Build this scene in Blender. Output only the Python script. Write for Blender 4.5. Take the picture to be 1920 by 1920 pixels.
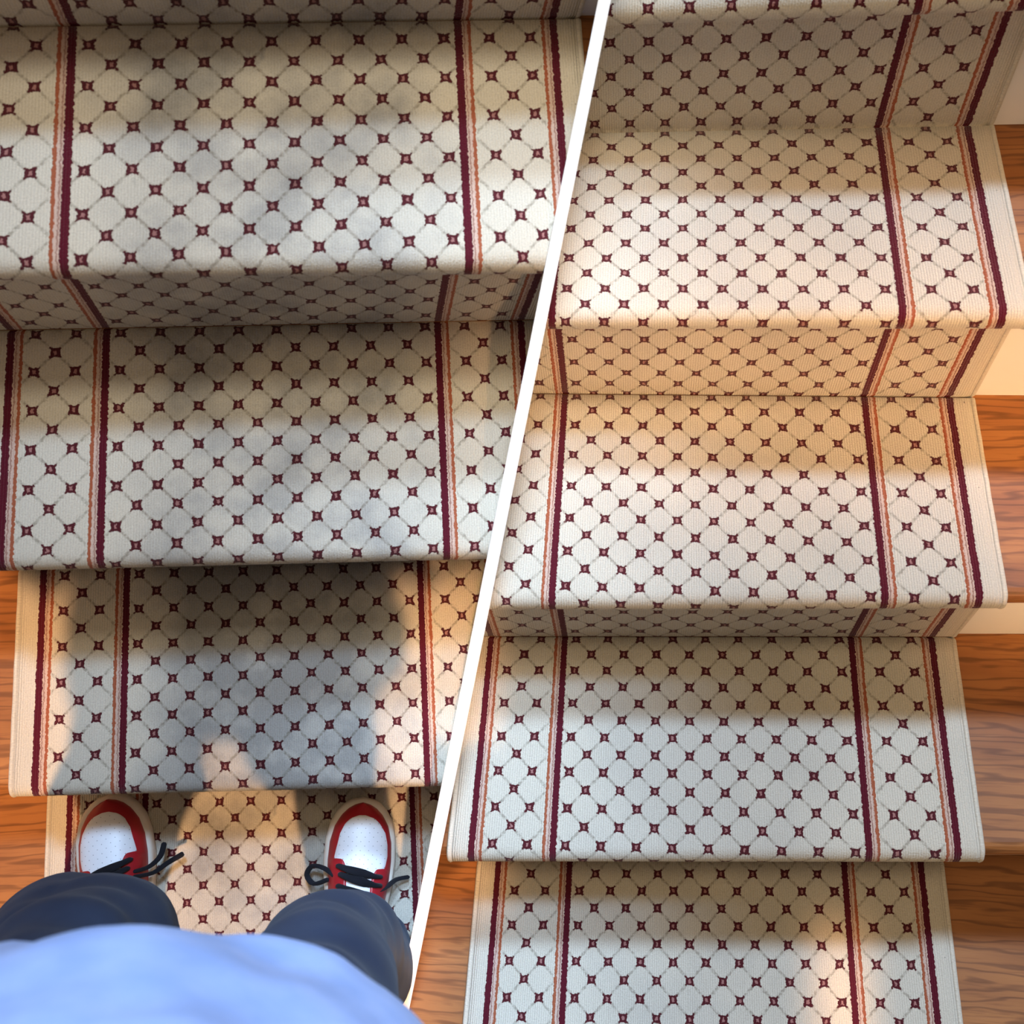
import bpy, bmesh, math, random
import numpy as np
from mathutils import Vector, Matrix, noise as mnoise

random.seed(4)
scene = bpy.context.scene
for o in list(bpy.data.objects):
    bpy.data.objects.remove(o, do_unlink=True)
C = scene.collection

# ------------------------------------------------------------------ measured frame
FPX = 1820.0                       # focal length in pixels of the 1920 frame
ZOFF = 1.30                        # height of the frame origin of the first flight
FL = {
 'A': dict(R=[[0.98749,-0.05447,0.14795],[-0.02321,-0.97843,-0.20526],[0.15594,0.19926,-0.96746]],
           t=[-0.2866,-0.52005,1.05026], G=.26, H=.22214,
           Y=[.012,-0.24183,-0.51076,-0.77893], Z=[0,-0.23226,-0.45733,-0.66764],
           o=[.03458,.03336,.04652,.032], dx=[.02584,.00997,-.0104,-.02315],
           yaw=[.080,.02879,-.00625,-.04099],
           c=[.0250,.0055,.0100,.0752], r=[.030,.0228,.030,.030]),
 'B': dict(R=[[0.99075,0.07938,-0.11007],[0.01884,-0.88368,-0.46771],[-0.13439,0.46131,-0.877]],
           t=[0.27916,-0.5096,1.29236], G=.27738, H=.21399,
           Y=[0,-0.27922,-0.55681,-0.83362], Z=[0,-0.21202,-0.42581,-0.642],
           o=[.03693,.03547,.03099,.032], dx=[-.00451,-.00288,-.00099,.00835],
           yaw=[-.01966,-.00741,.0373,.06325],
           c=[.0297,.0534,.0028,.0444], r=[.037,.0244,.0237,.030]),
}
def rigid(R, t):
    M = Matrix.Identity(4)
    for i in range(3):
        for j in range(3): M[i][j] = R[i][j]
        M[i][3] = t[i]
    # remove rounding from the rotation
    q = M.to_quaternion(); M2 = q.to_matrix().to_4x4(); M2.translation = Vector(t)
    return M2
CVA = rigid(FL['A']['R'], FL['A']['t'])        # first flight frame -> camera (x right, y down, z forward)
CVB = rigid(FL['B']['R'], FL['B']['t'])
M_A = Matrix.Translation((0, 0, ZOFF))          # first flight frame -> world: plumb
CAM2W = M_A @ CVA.inverted()
M_B = CAM2W @ CVB                               # second flight frame -> world

# ------------------------------------------------------------------ camera
cd = bpy.data.cameras.new('camera'); cam = bpy.data.objects.new('camera', cd); C.objects.link(cam)
cam.matrix_world = CAM2W @ Matrix.Diagonal((1, -1, -1, 1))
cd.sensor_fit = 'HORIZONTAL'; cd.sensor_width = 36.0; cd.lens = 36.0*FPX/1920.0
cd.clip_start = .02; cd.clip_end = 60
cd.dof.use_dof = True; cd.dof.focus_distance = 1.38; cd.dof.aperture_fstop = 5.6
scene.camera = cam
CAMP = cam.matrix_world.translation.copy()

# ------------------------------------------------------------------ world, lights, exposure
w = bpy.data.worlds.new('world'); scene.world = w; w.use_nodes = True
bg = w.node_tree.nodes['Background']
bg.inputs[0].default_value = (1.0, .74, .50, 1); bg.inputs[1].default_value = .38

def area(name, M, target, direction, dist, sx, sy, power, color, spread, yaxis=(1, 0, 0)):
    l = bpy.data.lights.new(name, 'AREA'); l.shape = 'RECTANGLE'; l.size = sx; l.size_y = sy
    l.energy = power; l.color = color; l.spread = math.radians(spread)
    ob = bpy.data.objects.new(name, l); C.objects.link(ob)
    d = Vector(direction).normalized()
    z = d; x = Vector(yaxis); x = (x - z*x.dot(z)).normalized(); y = z.cross(x)
    m = Matrix((x, y, z)).transposed().to_4x4(); m.translation = Vector(target) + d*dist
    ob.matrix_world = M @ m
    return ob
def elev(deg, side=0.0, back=1):
    e = math.radians(deg)
    return (side, back*math.cos(e), math.sin(e))
COOL = (.42, .66, 1.0); COOL2 = (.47, .69, 1.0); WARM = (1.0, .57, .27)
def spot(name, M, loc, target, power, color, size, blend, radius):
    l = bpy.data.lights.new(name, 'SPOT'); l.energy = power; l.color = color
    l.spot_size = math.radians(size); l.spot_blend = blend; l.shadow_soft_size = radius
    ob = bpy.data.objects.new(name, l); C.objects.link(ob)
    z = (Vector(loc) - Vector(target)).normalized(); x = Vector((1, 0, 0)); x = (x - z*x.dot(z)).normalized()
    m = Matrix((x, z.cross(x), z)).transposed().to_4x4(); m.translation = Vector(loc)
    ob.matrix_world = M @ m
    return ob
def beam(name, M, e, x0, x1, s0, s1, power_density, color, spread, side=0.0):
    """low sun through an opening in the hall behind, and beams added to it: a beam e degrees above the horizontal, x0..x1 wide,
    s0..s1 across (measured upwards, square to the beam)"""
    er = math.radians(e); s = (s0+s1)/2
    t = ((x0+x1)/2, s*math.sin(er), s*math.cos(er))
    area(name, M, t, elev(e, side, -1), 3.4, x1-x0, s1-s0, power_density*(x1-x0)*(s1-s0), color, spread)
# daylight from the landing above each flight
area('daylight_first', M_A, (-.16, -.38, -.3), elev(66), 2.6, 1.30, 2.1, 7.6, COOL, 9)
area('daylight_second', M_B, (.15, -.38, -.2), elev(66, .16), 2.6, 1.30, 2.1, 10.5, COOL2, 9)
# low sun from the hall behind, with beams added for separate patches
beam('sun_first', M_A, 58, -.80, .21, -1.6, -.60, 4.4, WARM, 3, .025)
beam('sun_second', M_B, 42, -.26, .65, -.47, -.11, 4.7, WARM, 7, .34)
beam('patch_beam_edge', M_B, 42, .30, .70, -.69, -.44, 4.0, WARM, 5, .34)  # added beam for the warm strip along the right edge
beam('patch_beam_low', M_B, 42, .185, .255, -1.42, -1.10, 7.0, WARM, 2, -.08)  # added narrow beam for one bright patch low on the flight
beam('patch_beam_low_edge', M_B, 42, .335, .40, -1.42, -1.23, 5.0, WARM, 2, -.08)  # added narrow beam for the small patch at the runner's edge
beam('fill_beam_first', M_A, 80, .17, .245, -1.12, -.60, 4.6, WARM, 2, -.12)  # added steep warm beam, fills the strip beside the divider; not the low sun
# unseen fill spots added to brighten the top step and the second flight
spot('fill_spot_first', M_A, (.12, .12, 1.85), (.08, -.10, 0), 82, (1, .92, .76), 40, 1.0, .16)
spot('fill_spot_second', M_B, (.2, -1.0, 2.3), (.1, -.45, -.2), 60, (1, .78, .48), 44, .8, .3)

vs = scene.view_settings
vs.view_transform = 'Standard'; vs.look = 'None'; vs.exposure = 0.0; vs.gamma = 1.0
vs.use_curve_mapping = False

# ------------------------------------------------------------------ node helpers
class X:
    def __init__(s, nt, sock): s.nt = nt; s.s = sock
    def _op(s, op, *a):
        n = s.nt.nodes.new('ShaderNodeMath'); n.operation = op
        for i, v in enumerate((s,)+a):
            if isinstance(v, X): s.nt.links.new(v.s, n.inputs[i])
            else: n.inputs[i].default_value = float(v)
        return X(s.nt, n.outputs[0])
    def __add__(s, o): return s._op('ADD', o)
    def __sub__(s, o): return s._op('SUBTRACT', o)
    def __mul__(s, o): return s._op('MULTIPLY', o)
    def __truediv__(s, o): return s._op('DIVIDE', o)
    def lt(s, o): return s._op('LESS_THAN', o)
    def gt(s, o): return s._op('GREATER_THAN', o)
    def abs(s): return s._op('ABSOLUTE')
    def rnd(s): return s._op('ROUND')
    def min(s, o): return s._op('MINIMUM', o)
    def max(s, o): return s._op('MAXIMUM', o)
    def sin(s): return s._op('SINE')
    def inv(s): return s._op('MULTIPLY', -1.0)._op('ADD', 1.0)
    def clamp(s): return s.max(0.0).min(1.0)
def ramp01(x, a, b):            # linear step
    return ((x - a)/(b - a)).clamp()
def mixc(nt, fac, a, b):
    n = nt.nodes.new('ShaderNodeMix'); n.data_type = 'RGBA'; n.clamp_factor = True
    if isinstance(fac, X): nt.links.new(fac.s, n.inputs[0])
    else: n.inputs[0].default_value = fac
    for i, v in ((6, a), (7, b)):
        if isinstance(v, tuple): n.inputs[i].default_value = (*v, 1)
        else: nt.links.new(v, n.inputs[i])
    return n.outputs[2]
def noise(nt, vec, scale, detail=2, rough=.5):
    n = nt.nodes.new('ShaderNodeTexNoise'); n.inputs['Scale'].default_value = scale
    n.inputs['Detail'].default_value = detail; n.inputs['Roughness'].default_value = rough
    nt.links.new(vec, n.inputs['Vector']); return n
def new_mat(name, rough=.7, spec=.3):
    m = bpy.data.materials.new(name); m.use_nodes = True
    b = m.node_tree.nodes['Principled BSDF']
    b.inputs['Roughness'].default_value = rough
    b.inputs['Specular IOR Level'].default_value = spec
    return m, m.node_tree, b
def mapping(nt, src, scale, loc=(0, 0, 0)):
    mp = nt.nodes.new('ShaderNodeMapping'); mp.inputs['Scale'].default_value = scale
    mp.inputs['Location'].default_value = loc
    nt.links.new(src, mp.inputs['Vector']); return mp.outputs[0]
def bump(nt, b, height, strength, dist):
    bn = nt.nodes.new('ShaderNodeBump'); bn.inputs['Strength'].default_value = strength
    bn.inputs['Distance'].default_value = dist
    nt.links.new(height.s if isinstance(height, X) else height, bn.inputs['Height'])
    nt.links.new(bn.outputs[0], b.inputs['Normal'])

AI, AO, ED = .204, .31375, .343        # inner stripe, outer stripe, edge (half widths of the runner)
PU = AI/4.354; PV = .0487
def carpet_mat(name, dirt, loc):
    m, nt, b = new_mat(name, .95, .08)
    tc = nt.nodes.new('ShaderNodeTexCoord'); uv = tc.outputs['UV']
    sep = nt.nodes.new('ShaderNodeSeparateXYZ'); nt.links.new(uv, sep.inputs[0])
    u0 = X(nt, sep.outputs[0]); v0 = X(nt, sep.outputs[1])
    nj = noise(nt, uv, 240, 2.5, .6); sj = nt.nodes.new('ShaderNodeSeparateColor'); nt.links.new(nj.outputs['Color'], sj.inputs[0])
    u = u0 + (X(nt, sj.outputs[0]) - .5)*.0058
    v = v0 + (X(nt, sj.outputs[1]) - .5)*.0058
    au = u.abs()
    up = au - au.gt(AI)*(.1*PU)
    a = up/PU + v/PV; c = up/PU - v/PV
    da = a - a.rnd(); dc = c - c.rnd()
    line = da.abs().min(dc.abs())/29.6
    dash = X(nt, noise(nt, uv, 210, 1).outputs['Fac'])
    linem = ramp01(line, .0026, .0008)*(ramp01(dash, .36, .60)*.75 + .25)
    du = ((da + dc)*(.5*PU)).abs(); dv = ((da - dc)*(.5*PV)).abs()
    dmax = du.max(dv)
    arms = ramp01((du - dv).abs(), .0028, .0012)*dmax.lt(.0068)
    dot = dmax.lt(.0054).max(arms)
    core = (du/.0017).max(dv/.0026).lt(1.0)
    field = au.lt(AI - .0045).max(au.gt(AI + .0155)*au.lt(AO - .0155))
    fdot = au.lt(AI - .0045).max(au.gt(AI + .0215)*au.lt(AO - .0155))
    mid = (AI + AO)/2
    inner = au.lt(mid)
    s = inner*(au - AI) + inner.inv()*((au*-1.0) + AO)
    maroon = s.abs().lt(.0044)
    pinkz = s.gt(.0040)*s.lt(.0108)
    thin = (s - .0066).abs().lt(.0008)
    rust = (s - .0124).abs().lt(.0019)
    # base yarn with the ribs of the weave
    rib = (u0*(2*math.pi/.0032)).sin()
    pile = X(nt, noise(nt, uv, 520, 2).outputs['Fac'])
    soil_shade = None
    val = (rib*.035 + 1.0) + (pile - .5)*.55
    base = mixc(nt, X(nt, noise(nt, uv, 9, 3).outputs['Fac']), (.50, .455, .365), (.56, .51, .42))
    # grey traffic soil with a shape of its own, plus shade painted on one step
    if dirt > 0:
        dn = X(nt, noise(nt, mapping(nt, uv, (1, 1, 1), loc), 8.5, 4, .6).outputs['Fac'])
        edge_n = (X(nt, noise(nt, mapping(nt, uv, (1, 1, 1), (5, 5, 0)), 14, 3).outputs['Fac']) - .5)*.12
        centre = ramp01(u0.abs() + edge_n, .205, .115)
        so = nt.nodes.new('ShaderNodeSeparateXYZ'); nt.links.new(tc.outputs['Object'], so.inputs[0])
        low = ramp01(X(nt, so.outputs[2]), -.36, -.42)*ramp01(X(nt, so.outputs[2]), -.60, -.54)   # the person's shade, painted as extra darkening on one step
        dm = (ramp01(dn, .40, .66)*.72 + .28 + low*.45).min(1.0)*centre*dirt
        soil_shade = dm.inv()*.56 + .44
        dn2 = X(nt, noise(nt, mapping(nt, uv, (1, .45, 1), (3, 1, 0)), 34, 3, .7).outputs['Fac'])
        base = mixc(nt, ramp01(dn2, .66, .76)*centre*(dirt*.6), base, (.17, .175, .17))
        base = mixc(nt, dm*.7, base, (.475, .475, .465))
    col = mixc(nt, linem*field*.72, base, (.235, .205, .155))
    col = mixc(nt, dot*fdot, col, (.070, .010, .014))
    col = mixc(nt, core*fdot*.85, col, (.34, .165, .15))
    col = mixc(nt, pinkz, col, (.50, .36, .29))
    col = mixc(nt, thin*.75, col, (.24, .11, .08))
    col = mixc(nt, rust, col, (.30, .085, .040))
    col = mixc(nt, maroon, col, (.080, .006, .014))
    # a few dark lint specks on the plain margin
    vo = nt.nodes.new('ShaderNodeTexVoronoi'); vo.inputs['Scale'].default_value = 75
    nt.links.new(uv, vo.inputs['Vector'])
    sc = nt.nodes.new('ShaderNodeSeparateColor'); nt.links.new(vo.outputs['Color'], sc.inputs[0])
    speck = X(nt, vo.outputs['Distance']).lt(.085)*X(nt, sc.outputs[0]).gt(.80)*u0.abs().gt(AO + .008)
    col = mixc(nt, speck*.7, col, (.05, .045, .04))
    if soil_shade: val = val*soil_shade
    vm = nt.nodes.new('ShaderNodeVectorMath'); vm.operation = 'SCALE'
    nt.links.new(col, vm.inputs[0]); nt.links.new(val.s, vm.inputs['Scale'])
    nt.links.new(vm.outputs[0], b.inputs['Base Color'])
    bump(nt, b, rib*.35 + pile*1.3, .55, .0022)
    b.inputs['Sheen Weight'].default_value = .15
    return m
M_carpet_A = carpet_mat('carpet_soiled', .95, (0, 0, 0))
M_carpet_B = carpet_mat('carpet_cleaned', .25, (2.3, .7, 0))

def wood_mat():
    m, nt, b = new_mat('oak_wood', .5, .2)
    tc = nt.nodes.new('ShaderNodeTexCoord'); ob = nt.nodes.new('ShaderNodeObjectInfo')
    ad = nt.nodes.new('ShaderNodeVectorMath'); ad.operation = 'ADD'
    nt.links.new(tc.outputs['Object'], ad.inputs[0]); 
    cb = nt.nodes.new('ShaderNodeCombineXYZ')
    r = X(nt, ob.outputs['Random'])*11.0; nt.links.new(r.s, cb.inputs[0]); nt.links.new(r.s, cb.inputs[1])
    nt.links.new(cb.outputs[0], ad.inputs[1]); p = ad.outputs[0]
    wv = nt.nodes.new('ShaderNodeTexWave'); wv.bands_direction = 'Y'; wv.inputs['Scale'].default_value = 5
    wv.inputs['Distortion'].default_value = 16; wv.inputs['Detail'].default_value = 3; wv.inputs['Detail Scale'].default_value = 1.1
    wv.inputs['Detail Roughness'].default_value = .6
    nt.links.new(mapping(nt, p, (.55, 3.6, 3.6)), wv.inputs['Vector'])
    grain = X(nt, noise(nt, mapping(nt, p, (9, 240, 240)), 1, 4, .7).outputs['Fac'])
    streak = X(nt, noise(nt, mapping(nt, p, (5, 75, 75), (2, 7, 0)), 1, 3, .6).outputs['Fac'])
    blot = X(nt, noise(nt, mapping(nt, p, (3, 12, 12), (4, 2, 0)), 1.2, 3).outputs['Fac'])
    base = mixc(nt, ramp01(blot, .3, .7), (.215, .075, .021), (.37, .150, .045))
    base = mixc(nt, ramp01(X(nt, wv.outputs['Fac']), .72, 1.0)*.55, base, (.075, .024, .008))
    base = mixc(nt, ramp01(streak, .60, .74)*.55, base, (.080, .026, .009))
    base = mixc(nt, ramp01(grain, .52, .74)*.55, base, (.105, .034, .011))
    nt.links.new(base, b.inputs['Base Color'])
    bump(nt, b, grain*-1.0, .2, .001)
    return m
M_wood = wood_mat()

def paint_mat(name, col, rough=.45):
    m, nt, b = new_mat(name, rough, .3)
    tc = nt.nodes.new('ShaderNodeTexCoord')
    n = X(nt, noise(nt, tc.outputs['Object'], 14, 3).outputs['Fac'])
    nt.links.new(mixc(nt, n, col, tuple(x*.95 for x in col)), b.inputs['Base Color'])
    bump(nt, b, X(nt, noise(nt, tc.outputs['Object'], 120, 2).outputs['Fac']), .04, .001)
    return m
M_white = paint_mat('white_riser_paint', (.78, .76, .71))
M_divider = paint_mat('white_divider_paint', (.96, .96, .96), .6)

def cloth_mat(name, col, col2, scale, strength=.35):
    m, nt, b = new_mat(name, .95, .05)
    tc = nt.nodes.new('ShaderNodeTexCoord')
    big = X(nt, noise(nt, tc.outputs['Object'], scale, 3).outputs['Fac'])
    fine = X(nt, noise(nt, tc.outputs['Object'], 900, 1).outputs['Fac'])
    nt.links.new(mixc(nt, ramp01(big, .3, .7), col, col2), b.inputs['Base Color'])
    bump(nt, b, fine, strength, .0008)
    b.inputs['Sheen Weight'].default_value = .06
    return m
M_trouser = cloth_mat('navy_trouser_cloth', (.024, .034, .066), (.037, .050, .088), 14)
M_shirt = cloth_mat('light_blue_shirt_cloth', (.30, .42, .74), (.40, .52, .84), 26)
M_skin = cloth_mat('skin', (.50, .29, .20), (.55, .32, .23), 8, .05)
M_hair = cloth_mat('hair', (.05, .03, .02), (.08, .05, .03), 30)

def leather_mat(name, col, perf=False):
    m, nt, b = new_mat(name, .42, .45)
    tc = nt.nodes.new('ShaderNodeTexCoord')
    n = X(nt, noise(nt, tc.outputs['Object'], 60, 3).outputs['Fac'])
    c = mixc(nt, n, col, tuple(x*.9 for x in col))
    if perf:
        sp = nt.nodes.new('ShaderNodeSeparateXYZ'); nt.links.new(tc.outputs['Object'], sp.inputs[0])
        x = X(nt, sp.outputs[0]); y = X(nt, sp.outputs[1])
        a = x/.0125 + y/.0125; d = x/.0125 - y/.0125
        ra = a - a.rnd(); rd = d - d.rnd()
        dist = (ra*ra + rd*rd)
        c = mixc(nt, dist.lt(.0055)*.7, c, (.12, .12, .14))
    nt.links.new(c, b.inputs['Base Color'])
    bump(nt, b, X(nt, noise(nt, tc.outputs['Object'], 500, 2).outputs['Fac']), .12, .0006)
    return m
M_red = leather_mat('red_leather', (.36, .008, .016))
M_toe = leather_mat('white_perforated_leather', (.80, .81, .84), True)
M_tongue = leather_mat('white_leather', (.78, .79, .82))
M_sole = leather_mat('cream_rubber', (.72, .66, .57))
M_lace = cloth_mat('black_lace', (.010, .010, .013), (.016, .016, .02), 40)

# ------------------------------------------------------------------ object helpers
def link(name, me, mat, parent=None, M=None, smooth=True):
    ob = bpy.data.objects.new(name, me); C.objects.link(ob)
    if mat: me.materials.append(mat)
    if smooth:
        for p in me.polygons: p.use_smooth = True
    if parent: ob.parent = parent
    if M is not None: ob.matrix_world = M
    return ob
def tag(o, label, cat=None, group=None, kind=None):
    o['label'] = label
    if cat: o['category'] = cat
    if group: o['group'] = group
    if kind: o['kind'] = kind
    return o
def mesh_from(name, verts, faces):
    me = bpy.data.meshes.new(name); me.from_pydata([tuple(v) for v in verts], [], faces); me.update()
    return me

# ------------------------------------------------------------------ added white wall between the two flights
def camray(px, py):      # world direction through a point of the divider's crest, scaled to unit depth
    return CAM2W.to_3x3() @ Vector(((px-960)/FPX, (py-960)/FPX, 1))
def crest(py):
    return 1128.5 - 373.5*(py-25)/1870
def crest_depth(py):               # the crest is one straight edge following the pitch of the stairs
    return 1/(1/.953 + (py+60)/2050*(1/1.44 - 1/.953))
YA, YB = -350, 2300
d0, d1 = crest_depth(YA), crest_depth(YB)
P0 = CAMP + camray(crest(YA), YA)*d0
P1 = CAMP + camray(crest(YB), YB)*d1
nrm = camray(crest(-60), -60).cross(camray(crest(1990), 1990)).normalized()
if nrm.dot(CAM2W.to_3x3() @ Vector((1, 0, 0))) < 0: nrm.negate()
down = Vector((0, 0, -1)); down = (down - nrm*down.dot(nrm)).normalized()
T0 = 23.6*d0/FPX/2*.985; T1 = 23.6*d1/FPX/2*.985
def divider():
    L = .62
    a0, a1 = P0 - nrm*T0, P0 + nrm*T0
    b0, b1 = P1 - nrm*T1, P1 + nrm*T1
    top = [a0, a1, b1, b0]; bot = [v + down*L for v in top]
    # carry the foot down to one level
    me = mesh_from('divider_strip', top+bot, [(0,1,2,3),(7,6,5,4),(0,4,5,1),(1,5,6,2),(2,6,7,3),(3,7,4,0)])
    bm = bmesh.new(); bm.from_mesh(me); bmesh.ops.recalc_face_normals(bm, faces=bm.faces)
    bmesh.ops.bevel(bm, geom=[e for e in bm.edges], offset=.0008, segments=2, affect='EDGES', profile=.5)
    bm.to_mesh(me); bm.free()
    o = link('divider_strip', me, M_divider, smooth=False)
    tag(o, 'added thin bright white wall running between the two carpeted flights', 'divider', kind='structure')
    return o
divider_obj = divider()  # stands in for a divider strip, not a wall of the place
# planes just inside the divider's two faces; each flight stops there
inset = -.0004
plane_A = (P0 - nrm*(T0-inset), ((P1 - nrm*(T1-inset)) - (P0 - nrm*(T0-inset))).cross(down).normalized())
plane_B = (P0 + nrm*(T0-inset), ((P1 + nrm*(T1-inset)) - (P0 + nrm*(T0-inset))).cross(down).normalized())
def clip(me, M, which):
    p, n = plane_A if which == 'A' else plane_B
    n = n.copy()
    if n.dot(nrm) < 0: n.negate()
    if which == 'B': n.negate()             # n points into the divider: geometry beyond is trimmed away
    Mi = M.inverted()
    pl = Mi @ p; nl = (Mi.to_3x3() @ n).normalized()
    bm = bmesh.new(); bm.from_mesh(me)
    bmesh.ops.bisect_plane(bm, geom=bm.verts[:]+bm.edges[:]+bm.faces[:], plane_co=pl, plane_no=nl, clear_outer=True, dist=1e-6)
    n_ = len(bm.verts); bm.to_mesh(me); bm.free(); me.update()
    return n_

# ------------------------------------------------------------------ stairs
KTOP, KBOT = 3, -6
def expand(f):
    Y, Z, O, DX, YAW, CC, RR = {}, {}, {}, {}, {}, {}, {}
    for i in range(4):
        k = -i
        Y[k], Z[k], O[k], DX[k], YAW[k], CC[k], RR[k] = f['Y'][i], f['Z'][i], f['o'][i], f['dx'][i], f['yaw'][i], f['c'][i], f['r'][i]
    for k in range(1, KTOP+2):
        Y[k] = k*f['G']; Z[k] = k*f['H'] - f.get('z1', 0); O[k] = .035; YAW[k] = YAW[0]; CC[k] = .02; RR[k] = .03
        DX[k] = DX[0] + .6*k*(DX[0]-DX[-1])
    for k in range(-4, KBOT-2, -1):
        j = -3-k
        Y[k] = Y[-3] - j*f['G']; Z[k] = Z[-3] - j*f['H']; O[k] = .034; YAW[k] = YAW[-3]*.6; CC[k] = .02; RR[k] = .03
        DX[k] = DX[-3]
    return Y, Z, O, DX, YAW, CC, RR
FL['B']['z1'] = .006
RN = .0165; TH = .008
def runner_path(S, x, fixed=None):
    """points down the flight for one column: list of (dx, Y, Z); segs: (v0, v1) per segment"""
    Y, Z, O, DX, YAW, CC, RR = S
    pts, seg = [], []; reps = {}
    def add(dx, y, z, v):
        if pts: seg.append((add.v, v))
        pts.append((dx, y, z)); add.v = v
    add.v = 0
    for k in range(KTOP, KBOT-1, -1):
        xk = x + DX[k]
        yc = Y[k] + YAW[k]*xk
        yf = Y[k-1] + YAW[k-1]*xk - O[k]
        yr = Y[k-1] + YAW[k-1]*(x + DX[k-1])
        z = Z[k]
        # riser above crease k
        ztop = Z[k+1] - 2*RN - .006
        vr = lambda zz: -(zz - z - RR[k])
        if pts:
            # continue the weave under the nosing with the nearest whole repeat
            n = round((add.v - vr(ztop))/PV) if fixed is None else fixed[k]
            shift = n*PV; reps[k] = n
        else: shift = 0; reps[k] = 0
        N = 6
        for i in range(N):
            zz = ztop + (z + .003 - ztop)*i/(N-1)
            add(DX[k], yc, zz, vr(zz) + shift)
        add(DX[k], yc + .0060, z - .0120, vr(z) + shift + .002)
        add.v = -.004 - CC[k]
        add(DX[k], yc - .0028, z, .0028 - CC[k])
        N = 14
        for i in range(1, N):
            yy = (yc - .0028) + (yf + RN - yc + .0028)*i/(N-1)
            zz = z + .0007*math.sin(i*2.1 + k)*math.sin(x*17 + k)
            add(DX[k], yy, zz if 0 < i < N-1 else z, yc - yy - CC[k])
        vb = yc - (yf + RN) - CC[k]
        NA = 9
        for i in range(1, NA+1):
            a = math.pi*i/NA
            add(DX[k], yf + RN - RN*math.sin(a), z - RN + RN*math.cos(a), vb + RN*a)
        ve = add.v
        add(DX[k]*.5 + DX[k-1]*.5, (yf + RN)*.4 + yr*.6 - .001, z - 2*RN - .001, ve + .012)
    if fixed is None: return reps
    return pts, seg
def make_runner(name, f, M, mat, which, label):
    S = expand(f); reps = runner_path(S, 0.0)
    NX = 49
    xs = [-ED + 2*ED*i/(NX-1) for i in range(NX)]
    verts, faces, uvs = [], [], []
    cols = []
    for x in xs:
        pts, seg = runner_path(S, x, reps); cols.append((pts, seg))
    n = len(cols[0][0])
    for x, (pts, seg) in zip(xs, cols):
        for (dx, y, z) in pts: verts.append((x + dx, y, z))
    for i in range(NX-1):
        for j in range(n-1):
            faces.append((i*n+j, i*n+j+1, (i+1)*n+j+1, (i+1)*n+j))
            s0 = cols[i][1][j]; s1 = cols[i+1][1][j]
            uvs.append([(xs[i], s0[0]), (xs[i], s0[1]), (xs[i+1], s1[1]), (xs[i+1], s1[0])])
    # backing, one carpet thickness behind the pile, and the two side edges
    nb = len(verts)
    P = np.array(verts).reshape(NX, n, 3)
    tang = np.gradient(P, axis=1); nor = np.cross(np.array([1., 0, 0]), tang); nor /= np.linalg.norm(nor, axis=2, keepdims=True)+1e-12
    Q = P + nor*TH if (nor[:, 8, 2].mean() < 0) else P - nor*TH
    for v in Q.reshape(-1, 3): verts.append(tuple(v))
    for i in (0, NX-1):
        for j in range(n-1):
            fc = (i*n+j, nb+i*n+j, nb+i*n+j+1, i*n+j+1)
            s = cols[i][1][j]; faces.append(fc if i == 0 else fc[::-1])
            q = [(xs[i], s[0]), (xs[i], s[0]), (xs[i], s[1]), (xs[i], s[1])]
            uvs.append(q if i == 0 else q[::-1])
    me = mesh_from(name, verts, faces)
    ul = me.uv_layers.new(name='UV')
    k = 0
    for fu in uvs:
        for t in fu: ul.data[k].uv = t; k += 1
    bm = bmesh.new(); bm.from_mesh(me); bmesh.ops.recalc_face_normals(bm, faces=bm.faces); bm.to_mesh(me); bm.free()
    clip(me, M, which)
    o = link(name, me, mat, M=M)
    tag(o, label, 'carpet runner', 'stair runners')
    # serged binding along the two long edges
    for sgn in (-1, 1):
        pts, seg = runner_path(S, sgn*ED, reps)
        bv, bf, bu = [], [], []
        NC = 8; W = .0042; Hh = .0042
        A = np.array([(sgn*ED + p[0], p[1], p[2]) for p in pts]); tg = np.gradient(A, axis=0); tg /= np.linalg.norm(tg, axis=1, keepdims=True)
        nn = np.cross(np.array([1., 0, 0]), tg)
        if nn[8, 2] < 0: nn = -nn
        # outward normal: towards the viewer on treads and risers
        s_acc = 0
        for j in range(n):
            if j: s_acc += np.linalg.norm(A[j]-A[j-1])
            for c in range(NC):
                a = 2*math.pi*c/NC
                q = A[j] + np.array([1., 0, 0])*(W*math.cos(a) + sgn*.0005) + nn[j]*(Hh*math.sin(a) - .0030)
                bv.append(tuple(q))
            bu.append(s_acc)
        for j in range(n-1):
            for c in range(NC):
                bf.append((j*NC+c, j*NC+(c+1) % NC, (j+1)*NC+(c+1) % NC, (j+1)*NC+c))
        bme = mesh_from('edge_binding', bv, bf)
        bl = bme.uv_layers.new(name='UV')
        for p in bme.polygons:
            for li in p.loop_indices:
                vi = bme.loops[li].vertex_index
                bl.data[li].uv = (.36 + (vi % NC)*.001, bu[vi//NC])
        bm = bmesh.new(); bm.from_mesh(bme); bmesh.ops.recalc_face_normals(bm, faces=bm.faces); bm.to_mesh(bme); bm.free()
        if clip(bme, M, which) < 8:
            bpy.data.meshes.remove(bme); continue
        bo = link('edge_binding', bme, mat, parent=o)
    return o
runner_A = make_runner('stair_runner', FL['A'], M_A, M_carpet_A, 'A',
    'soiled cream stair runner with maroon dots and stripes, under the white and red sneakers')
runner_B = make_runner('stair_runner', FL['B'], M_B, M_carpet_B, 'B',
    'cleaned cream stair runner with maroon dots and stripes on the empty flight')

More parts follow.
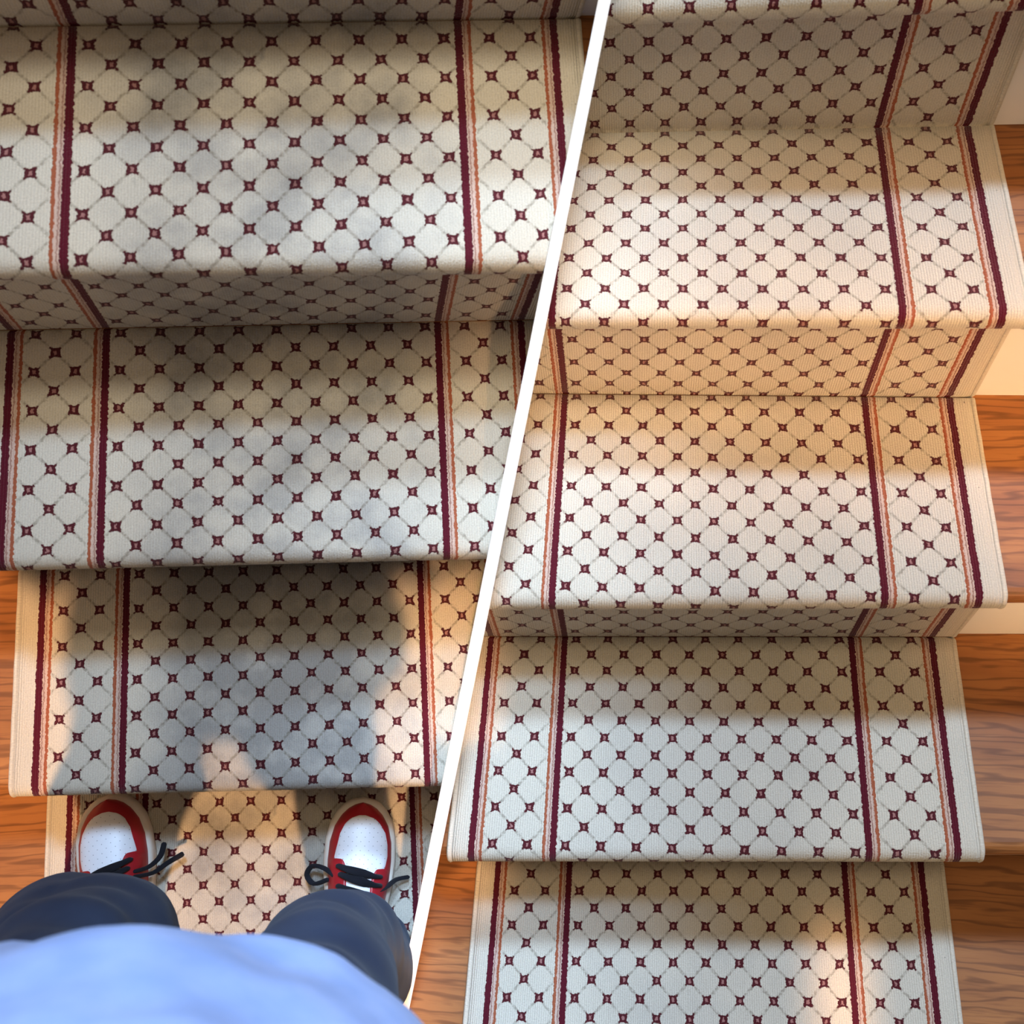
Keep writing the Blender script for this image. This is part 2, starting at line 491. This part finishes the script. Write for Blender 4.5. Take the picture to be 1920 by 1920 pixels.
def make_stairs(f, M, which, label):
    Y, Z, O, DX, YAW, CC, RR = expand(f)
    root = bpy.data.objects.new('staircase', None); C.objects.link(root); root.matrix_world = M
    tag(root, label, 'staircase', 'oak staircases')
    HW = .80
    for k in range(KTOP, KBOT-1, -1):
        # oak tread with a rounded nosing
        zt = Z[k] - TH - .0012; th = .027; r = th/2
        prof = lambda x: (Y[k] + YAW[k]*x + .012, Y[k-1] + YAW[k-1]*x - O[k] + TH + .0015)
        vs_, fs = [], []
        sect = []
        for x in np.linspace(-HW, HW, 9):
            yb, yf = prof(x)
            ring = [(x, yb, zt), (x, yf + r, zt)]
            for i in range(1, 8):
                a = math.pi*i/8
                ring.append((x, yf + r - r*math.sin(a), zt - r + r*math.cos(a)))
            ring += [(x, yf + r, zt - th), (x, yb, zt - th)]
            sect.append(ring)
        m_ = len(sect[0])
        for ring in sect: vs_ += ring
        for i in range(len(sect)-1):
            for j in range(m_):
                fs.append((i*m_+j, i*m_+(j+1) % m_, (i+1)*m_+(j+1) % m_, (i+1)*m_+j))
        fs.append(tuple(range(m_))); fs.append(tuple((len(sect)-1)*m_ + j for j in range(m_))[::-1])
        me = mesh_from('tread', vs_, fs)
        bm = bmesh.new(); bm.from_mesh(me); bmesh.ops.recalc_face_normals(bm, faces=bm.faces); bm.to_mesh(me); bm.free()
        clip(me, M, which)
        o = link('tread', me, M_wood, parent=root, smooth=False)
        # white riser board above this tread
        v = []
        for x in (-HW, HW):
            y0 = Y[k] + YAW[k]*x + TH + .001
            z0, z1 = Z[k] - TH - .002, Z[k+1] - TH - .0012 - th + .001
            v += [(x, y0, z0), (x, y0, z1), (x, y0 + .014, z1), (x, y0 + .014, z0)]
        me = mesh_from('riser', v, [(0,1,2,3),(7,6,5,4),(0,4,5,1),(1,5,6,2),(2,6,7,3),(3,7,4,0)])
        bm = bmesh.new(); bm.from_mesh(me); bmesh.ops.recalc_face_normals(bm, faces=bm.faces); bm.to_mesh(me); bm.free()
        clip(me, M, which)
        link('riser', me, M_white, parent=root, smooth=False)
    return root
stairs_A = make_stairs(FL['A'], M_A, 'A', 'oak stair treads with white risers under the soiled runner')
stairs_B = make_stairs(FL['B'], M_B, 'B', 'oak stair treads with white risers under the cleaned runner')

# ------------------------------------------------------------------ person standing on the first flight
ZT = FL['A']['Z'][3]                       # tread the feet stand on (first flight frame)
def loft(bm, rings):
    """closed tube through rings of (centre, rx, ry) with axes in x/y, capped"""
    n = 20; prev = None; first = None
    for (c, rx, ry, ax, ay) in rings:
        ring = [bm.verts.new(Vector(c) + Vector(ax)*(rx*math.cos(2*math.pi*i/n)) + Vector(ay)*(ry*math.sin(2*math.pi*i/n))) for i in range(n)]
        if prev:
            for i in range(n): bm.faces.new((prev[i], prev[(i+1) % n], ring[(i+1) % n], ring[i]))
        else: first = ring
        prev = ring
    bm.faces.new(first[::-1]); bm.faces.new(prev)
def limb(bm, pts, flat=1.0):
    """tapering limb through (point, radius)"""
    P = [Vector(p) for p, r in pts]; rings = []
    for i, (p, r) in enumerate(pts):
        t = (P[min(i+1, len(P)-1)] - P[max(i-1, 0)]).normalized()
        ax = Vector((1, 0, 0)); ax = ax - t*ax.dot(t)
        if ax.length < .2: ax = Vector((0, 1, 0)); ax = ax - t*ax.dot(t)
        ax.normalize(); ay = t.cross(ax)
        rings.append((P[i], r, r*flat, ax, ay))
    # round the ends
    t0 = (P[0]-P[1]).normalized(); t1 = (P[-1]-P[-2]).normalized()
    c, r, ry, ax, ay = rings[0]; rings.insert(0, (c + t0*r*.55, r*.6, ry*.6, ax, ay))
    c, r, ry, ax, ay = rings[-1]; rings.append((c + t1*r*.55, r*.6, ry*.6, ax, ay))
    loft(bm, rings)
def ball(bm, c, r, M=None):
    m = Matrix.Translation(c) @ Matrix.Diagonal((*r, 1))
    bmesh.ops.create_uvsphere(bm, u_segments=24, v_segments=16, radius=1, matrix=m)
def hring(z, cx, cy, rx, ry): return ((cx, cy, z), rx, ry, (1, 0, 0), (0, 1, 0))
def fuse(name, bm, voxel, smooth_it, mat, parent, disp=None):
    """union of overlapping volumes into one continuous surface"""
    bmesh.ops.recalc_face_normals(bm, faces=bm.faces)
    me = bpy.data.meshes.new(name); bm.to_mesh(me); bm.free()
    tmp = bpy.data.objects.new('tmp', me); C.objects.link(tmp)
    md = tmp.modifiers.new('r', 'REMESH'); md.mode = 'VOXEL'; md.voxel_size = voxel
    ms = tmp.modifiers.new('s', 'SMOOTH'); ms.factor = .5; ms.iterations = smooth_it
    dg = bpy.context.evaluated_depsgraph_get(); ev = tmp.evaluated_get(dg)
    out = bpy.data.meshes.new_from_object(ev); out.name = name
    bpy.data.objects.remove(tmp, do_unlink=True); bpy.data.meshes.remove(me)
    if disp:
        for v in out.vertices: v.co = disp(v.co)
    out.materials.clear()
    return link(name, out, mat, parent=parent)

PX = -.085                                  # body's middle line
def H(h): return ZT + h
HIPL, HIPR = (PX-.095, -1.06, H(.90)), (PX+.118, -1.06, H(.90))
KNL, KNR = (-.187, -.972, H(.48)), (.056, -.990, H(.48))
ANL, ANR = (-.268, -1.035, H(.09)), (.098, -1.065, H(.09))
def body():
    bm = bmesh.new()
    for hip, kn, an in ((HIPL, KNL, ANL), (HIPR, KNR, ANR)):
        limb(bm, [(hip, .070), ((Vector(hip)*.5+Vector(kn)*.5), .060), (kn, .046), ((Vector(kn)*.6+Vector(an)*.4), .046), (an, .034)])
        limb(bm, [(Vector(an)+Vector((0, -.035, -.040)), .036), (Vector(an)+Vector((0, .06, -.050)), .034), (Vector(an)+Vector((0, .14, -.058)), .026)])
    loft(bm, [hring(H(.84), PX, -1.06, .13, .09), hring(H(.95), PX, -1.06, .155, .105), hring(H(1.08), PX+.005, -1.04, .14, .10),
              hring(H(1.25), PX+.01, -1.03, .155, .105), hring(H(1.38), PX+.01, -1.04, .17, .10), hring(H(1.455), PX+.01, -1.04, .11, .07), hring(H(1.50), PX+.01, -1.03, .055, .055)])
    limb(bm, [((PX+.01, -1.03, H(1.45)), .058), ((PX+.015, -1.01, H(1.56)), .052)])
    # head, tipped forward to look down at the feet
    hc = Vector((PX+.02, -1.00, H(1.655)))
    ball(bm, hc, (.076, .095, .112))
    ball(bm, hc + Vector((0, .035, -.055)), (.058, .062, .060))
    ball(bm, hc + Vector((0, .095, -.022)), (.014, .022, .022))          # nose
    ball(bm, hc + Vector((0, .086, -.066)), (.026, .012, .009))          # lips
    for s in (-1, 1):
        ball(bm, hc + Vector((s*.078, -.005, -.01)), (.010, .022, .032))   # ears
        ball(bm, hc + Vector((s*.030, .080, .010)), (.014, .012, .010))    # eyes
        ball(bm, hc + Vector((s*.032, .080, .030)), (.022, .012, .007))    # brows
        # arms raised in front of the face, hands half closed
        sh = Vector((PX + .01 + s*.180, -1.045, H(1.40))); el = Vector((PX + .01 + s*.238 + (.035 if s > 0 else 0), -1.07, H(1.07))); wr = Vector((.107 + s*.095, -.84, H(1.565)))
        limb(bm, [(sh, .052), (sh*.5+el*.5, .046), (el, .038), (el*.6+wr*.4, .037), (wr, .026)])
        f = Vector((-s*.12, 1, .42)).normalized(); up = Vector((0, -.42, 1)).normalized()
        pm = wr + f*.045
        limb(bm, [(wr, .026), (wr + f*.03, .031), (wr + f*.075, .030)], .55)
        for i, (q, ln) in enumerate(((.030, .070), (.011, .078), (-.009, .073), (-.028, .058))):
            b0 = wr + f*.080 + up*q*.5 + Vector((s*.012, 0, 0))*(1 if q > 0 else .6) + Vector((0, 0, .008))
            limb(bm, [(b0, .0095), (b0 + f*ln*.35 + Vector((-s*.016, 0, .012)), .0088), (b0 + f*ln*.45 + Vector((-s*ln*.55, 0, .014)), .0078)])
        limb(bm, [(wr + f*.025 + Vector((-s*.014, 0, .008)), .012), (wr + f*.055 + Vector((-s*.034, 0, .016)), .0105), (wr + f*.075 + Vector((-s*.052, 0, .022)), .009)])
    return bm
root = fuse('person', body(), .0055, 4, M_skin, None)
root.matrix_world = M_A
tag(root, 'person in light blue shirt and navy trousers standing in white and red sneakers', 'person')

def hair():
    bm = bmesh.new(); hc = Vector((PX+.02, -1.00, H(1.655)))
    ball(bm, hc + Vector((0, -.022, .028)), (.083, .095, .098))
    return fuse('hair', bm, .007, 3, M_hair, root)
hair()
def trousers():
    bm = bmesh.new()
    for s, hip, kn, an in ((-1, HIPL, KNL, ANL), (1, HIPR, KNR, ANR)):
        hip, kn, an = Vector(hip), Vector(kn), Vector(an)
        hem = an + Vector((0, -.012, -.012))
        limb(bm, [(hip, .098), (hip*.55+kn*.45, .084 if s < 0 else .098), (kn + Vector((0, -.004, .05)), .092 if s < 0 else .075), (kn + Vector((0, -.006, -.06)), .092 if s < 0 else .074),
                  (kn*.45+an*.55, .074), (hem + Vector((0, 0, .05)), .076), (hem, .078)], 1.0)
    limb(bm, [((-.225, -.965, H(.46)), .07), ((-.258, -.958, H(.37)), .062), ((-.262, -.99, H(.26)), .066)])      # loose fold beside the knee
    loft(bm, [hring(H(.855), PX, -1.055, .14, .085), hring(H(.905), PX, -1.055, .172, .112), hring(H(.97), PX+.01, -1.045, .160, .108), hring(H(1.02), PX+.01, -1.04, .145, .10)])
    def wr(co):
        h = co.z - ZT
        a = .016*mnoise.noise(Vector((co.x*5, co.y*5, h*11))) + .006*mnoise.noise(Vector((co.x*14, co.y*14, h*22)))
        g = 1.0 if h < .8 else 0.0
        return Vector((co.x + a*.5*g, co.y + a*g, co.z))
    o = fuse('trousers', bm, .008, 6, M_trouser, root, wr); o['label'] = 'baggy navy cloth trousers'
    return o
trousers()
def shirt():
    bm = bmesh.new()
    loft(bm, [hring(H(.865), PX+.045, -1.035, .236, .140), hring(H(.93), PX+.038, -1.020, .230, .165), hring(H(1.02), PX+.032, -1.014, .206, .171),
              hring(H(1.12), PX+.035, -1.015, .192, .158), hring(H(1.25), PX+.02, -1.035, .18, .135), hring(H(1.38), PX+.01, -1.045, .185, .115),
              hring(H(1.44), PX+.01, -1.045, .14, .085), hring(H(1.475), PX+.01, -1.04, .075, .066)])
    for s in (-1, 1):
        sh = Vector((PX + .01 + s*.175, -1.045, H(1.395))); el = Vector((PX + .01 + s*.235 + (.035 if s > 0 else 0), -1.07, H(1.08)))
        limb(bm, [(sh, .066), (sh*.5+el*.5, .062), (sh*.2+el*.8, .061)])
    def wr(co):
        h = co.z - ZT
        a = .012*mnoise.noise(Vector((co.x*11, co.y*6, h*9))) + .005*mnoise.noise(Vector((co.x*26, co.y*9, h*18)))
        return Vector((co.x, co.y + a, co.z))
    o = fuse('shirt', bm, .009, 5, M_shirt, root, wr); o['label'] = 'light blue cotton shirt'
    return o
shirt()

# ---- sneakers: x across, y towards the toe, z up, origin under the ball of the heel
SL = .292
def lerp(t, tab):
    for (a, va), (b, vb) in zip(tab, tab[1:]):
        if t <= b:
            q = (t-a)/(b-a); q = q*q*(3-2*q) if False else q
            return va + (vb-va)*q
    return tab[-1][1]
def wid(y):      # half width of the upper
    t = max(0., min(1., y/SL))
    tab = [(0, .0), (.015, .014), (.05, .0245), (.12, .032), (.25, .035), (.42, .038), (.58, .0460), (.70, .0490), (.80, .0475), (.88, .0415), (.935, .0320), (.97, .0215), (.99, .011), (1, 0)]
    return lerp(t, tab)
def hgt(y):      # height of the upper's ridge above the sole
    t = max(0., min(1., y/SL))
    return lerp(t, [(0, .055), (.06, .068), (.3, .072), (.42, .070), (.52, .062), (.62, .052), (.72, .042), (.84, .034), (.93, .027), (1, .016)])
ZS = .027
def ztop(x, y):
    w_ = max(wid(y), 1e-4); q = min(1., abs(x)/w_)
    return ZS + hgt(y)*max(0., 1-q**2.6)**.55
def shoe(loc, rot, mirror, laces, lab):
    so = bpy.data.objects.new('sneaker', None); C.objects.link(so); so.parent = root
    so.matrix_parent_inverse = Matrix.Identity(4)
    so.location = loc; so.rotation_euler = (0, 0, rot)
    so['label'] = lab
    s = mirror
    def part(name, me, mat, smooth=True):
        o = link(name, me, mat, smooth=smooth); o.parent = so; return o
    ys = [SL*(.5 - .5*math.cos(math.pi*i/44)) for i in range(45)]
    # midsole: flared rim with rounded edge
    rows = []
    for (z, e) in ((0, .0035), (.004, .0062), (.014, .0066), (.022, .0060), (.0285, .0035), (.030, -.002)):
        ring = []
        for sd in (1, -1):
            for y in (ys if sd == 1 else ys[::-1]):
                yy = SL/2 + (y - SL/2)*(1 + 2*e/SL); ring.append((sd*(wid(y) + e*min(1, wid(y)/.012)), yy, z))
        rows.append(ring)
    n = len(rows[0]); v = [p for r in rows for p in r]; f = []
    for a in range(len(rows)-1):
        for j in range(n): f.append((a*n+j, a*n+(j+1) % n, (a+1)*n+(j+1) % n, (a+1)*n+j))
    f.append(tuple(range(n))[::-1]); f.append(tuple((len(rows)-1)*n + j for j in range(n)))
    me = mesh_from('sole', v, f); bm = bmesh.new(); bm.from_mesh(me); bmesh.ops.remove_doubles(bm, verts=bm.verts, dist=1e-5); bmesh.ops.recalc_face_normals(bm, faces=bm.faces); bm.to_mesh(me); bm.free()
    part('sole', me, M_sole)
    # red upper
    v, f = [], []; NT = 25
    for y in ys:
        for i in range(NT):
            a = -1 + 2*i/(NT-1); a = math.sin(a*math.pi/2)
            x = a*wid(y)*.995; v.append((x, y, ztop(x, y) if abs(a) < 1 else ZS))
    for a in range(len(ys)-1):
        for i in range(NT-1): f.append((a*NT+i, a*NT+i+1, (a+1)*NT+i+1, (a+1)*NT+i))
    part('upper', mesh_from('upper', v, f), M_red)
    def patch(name, y0, y1, xl, xr, lift, mat, ny=26, nx=18):
        v, f = [], []
        for a in range(ny):
            y = y0 + (y1-y0)*a/(ny-1)
            l, r = xl(y), xr(y)
            for i in range(nx):
                x = l + (r-l)*i/(nx-1)
                e = lift if 0 < i < nx-1 and 0 < a < ny-1 else -.002
                v.append((s*x, y, ztop(x, y) + e))
        for a in range(ny-1):
            for i in range(nx-1): f.append((a*nx+i, a*nx+i+1, (a+1)*nx+i+1, (a+1)*nx+i))
        me = mesh_from(name, v, f); bm = bmesh.new(); bm.from_mesh(me); bmesh.ops.recalc_face_normals(bm, faces=bm.faces)
        if sum(p.normal.z for p in bm.faces) < 0: bmesh.ops.reverse_faces(bm, faces=bm.faces)
        bm.to_mesh(me); bm.free()
        return part(name, me, mat)
    # white perforated toe box: wider on the outer side (x > 0 before mirroring)
    yt0, yt1 = .176, .276
    def tb(y, side):
        t = (y-yt0)/(yt1-yt0)
        full = lerp(t, [(0, .020), (.10, .026), (.22, .040), (.38, .0440 if side > 0 else .0405), (.55, .0430 if side > 0 else .0370), (.72, .0385 if side > 0 else .0335), (.86, .0290 if side > 0 else .0265), (.94, .020 if side > 0 else .018), (1, .001)])
        return min(full, wid(y)*.93)
    patch('toe_box', yt0, yt1, lambda y: -tb(y, -1), lambda y: tb(y, 1), .0016, M_toe, 40, 24)
    # white tongue under the laces
    patch('tongue', .060, .196, lambda y: -.021, lambda y: .021, .0026, M_tongue, 20, 10)
    # red eyestays with rounded front ends
    for sd in (-1, 1):
        yf = .200 if sd > 0 else .214          # front end, further forward on the inner side
        def tip(y):
            t = max(0, (y-yf+.026)/.026); return math.sqrt(max(0.0, 1-t*t))
        def xi(y): return .0300 - .0140*tip(y)
        def xo(y): return min(wid(y)*.985, .0300 + .0005 + .022*tip(y))
        lo, hi = (xi, xo) if sd == 1 else ((lambda y: -xo(y)), (lambda y: -xi(y)))
        patch('eyestay', .070, yf, lo, hi, .0042, M_red, 60, 10)
    # black laces
    def lace(pts, r=.0036, flat=.55):
        bm = bmesh.new()
        P = [Vector((s*p[0], p[1], p[2])) for p in pts]
        if len(P) > 2 and len(P) < 9:              # round off the bends
            Q = [P[0]]
            for i in range(len(P)-1):
                a0, a1, a2, a3 = P[max(i-1, 0)], P[i], P[i+1], P[min(i+2, len(P)-1)]
                for t in (.25, .5, .75, 1):
                    Q.append(.5*((2*a1) + (a2-a0)*t + (2*a0-5*a1+4*a2-a3)*t*t + (3*a1-a0-3*a2+a3)*t*t*t))
            P = Q
        limb(bm, [(p, r) for p in P], flat)
        bmesh.ops.recalc_face_normals(bm, faces=bm.faces)
        me = bpy.data.meshes.new('lace'); bm.to_mesh(me); bm.free(); part('lace', me, M_lace)
    def on(x, y, e): return (x, y, ztop(x, y) + e)
    for (xa, ya, xb, yb) in laces[0]:
        lace([on(xa + (xb-xa)*i/8, ya + (yb-ya)*i/8, .0066 - (.0045 if i in (0, 8) else 0)) for i in range(9)], .0064)
    for pts in laces[1]:
        lace(pts, .0042, .7)
    # lining collar around the ankle, hidden mostly by the trousers
    v, f = [], []
    for zi, (z, e) in enumerate(((ZS+.045, 0), (ZS+.070, .002), (ZS+.078, -.003), (ZS+.066, -.008))):
        for j in range(28):
            a = 2*math.pi*j/28; v.append(((.0385+e)*math.cos(a)*.92, .070 + (.060+e)*math.sin(a), z + .012*math.sin(a)))
    for zi in range(3):
        for j in range(28): f.append((zi*28+j, zi*28+(j+1) % 28, (zi+1)*28+(j+1) % 28, (zi+1)*28+j))
    part('collar', mesh_from('collar', v, f), M_red)
    return so
# toe tips measured on the photograph; the heel lies one shoe length behind
TL, TR = Vector((-.2745, -.832, ZT)), Vector((.1035, -.862, ZT))
rl, rr = math.radians(7), math.radians(-5)
def heel(t, r): return (t.x + SL*math.sin(r), t.y - SL*math.cos(r), ZT + .0005)
bars = [(-.030, .203, .031, .188), (-.026, .192, .031, .176), (-.028, .176, .026, .160)]
laces_l = (bars, [[(-.034, .185, .066), (-.052, .186, .050), (-.066, .196, .036), (-.072, .212, .028)],
                  [(-.034, .178, .068), (-.056, .176, .046), (-.074, .184, .032), (-.096, .192, .026)]])
laces_r = (bars, [[(-.036, .188, .060), (-.052, .196, .046), (-.070, .198, .036), (-.078, .184, .030), (-.066, .172, .034), (-.046, .180, .046)],
                  [(.030, .168, .070), (.044, .172, .050), (.058, .178, .026), (.076, .180, .014)]])
shoe(heel(TL, rl), rl, -1, laces_l, 'white and red sneaker with black laces, loose lace ends pointing to the other foot')
shoe(heel(TR, rr), rr, 1, laces_r, 'white and red sneaker with black laces, near the white wall')
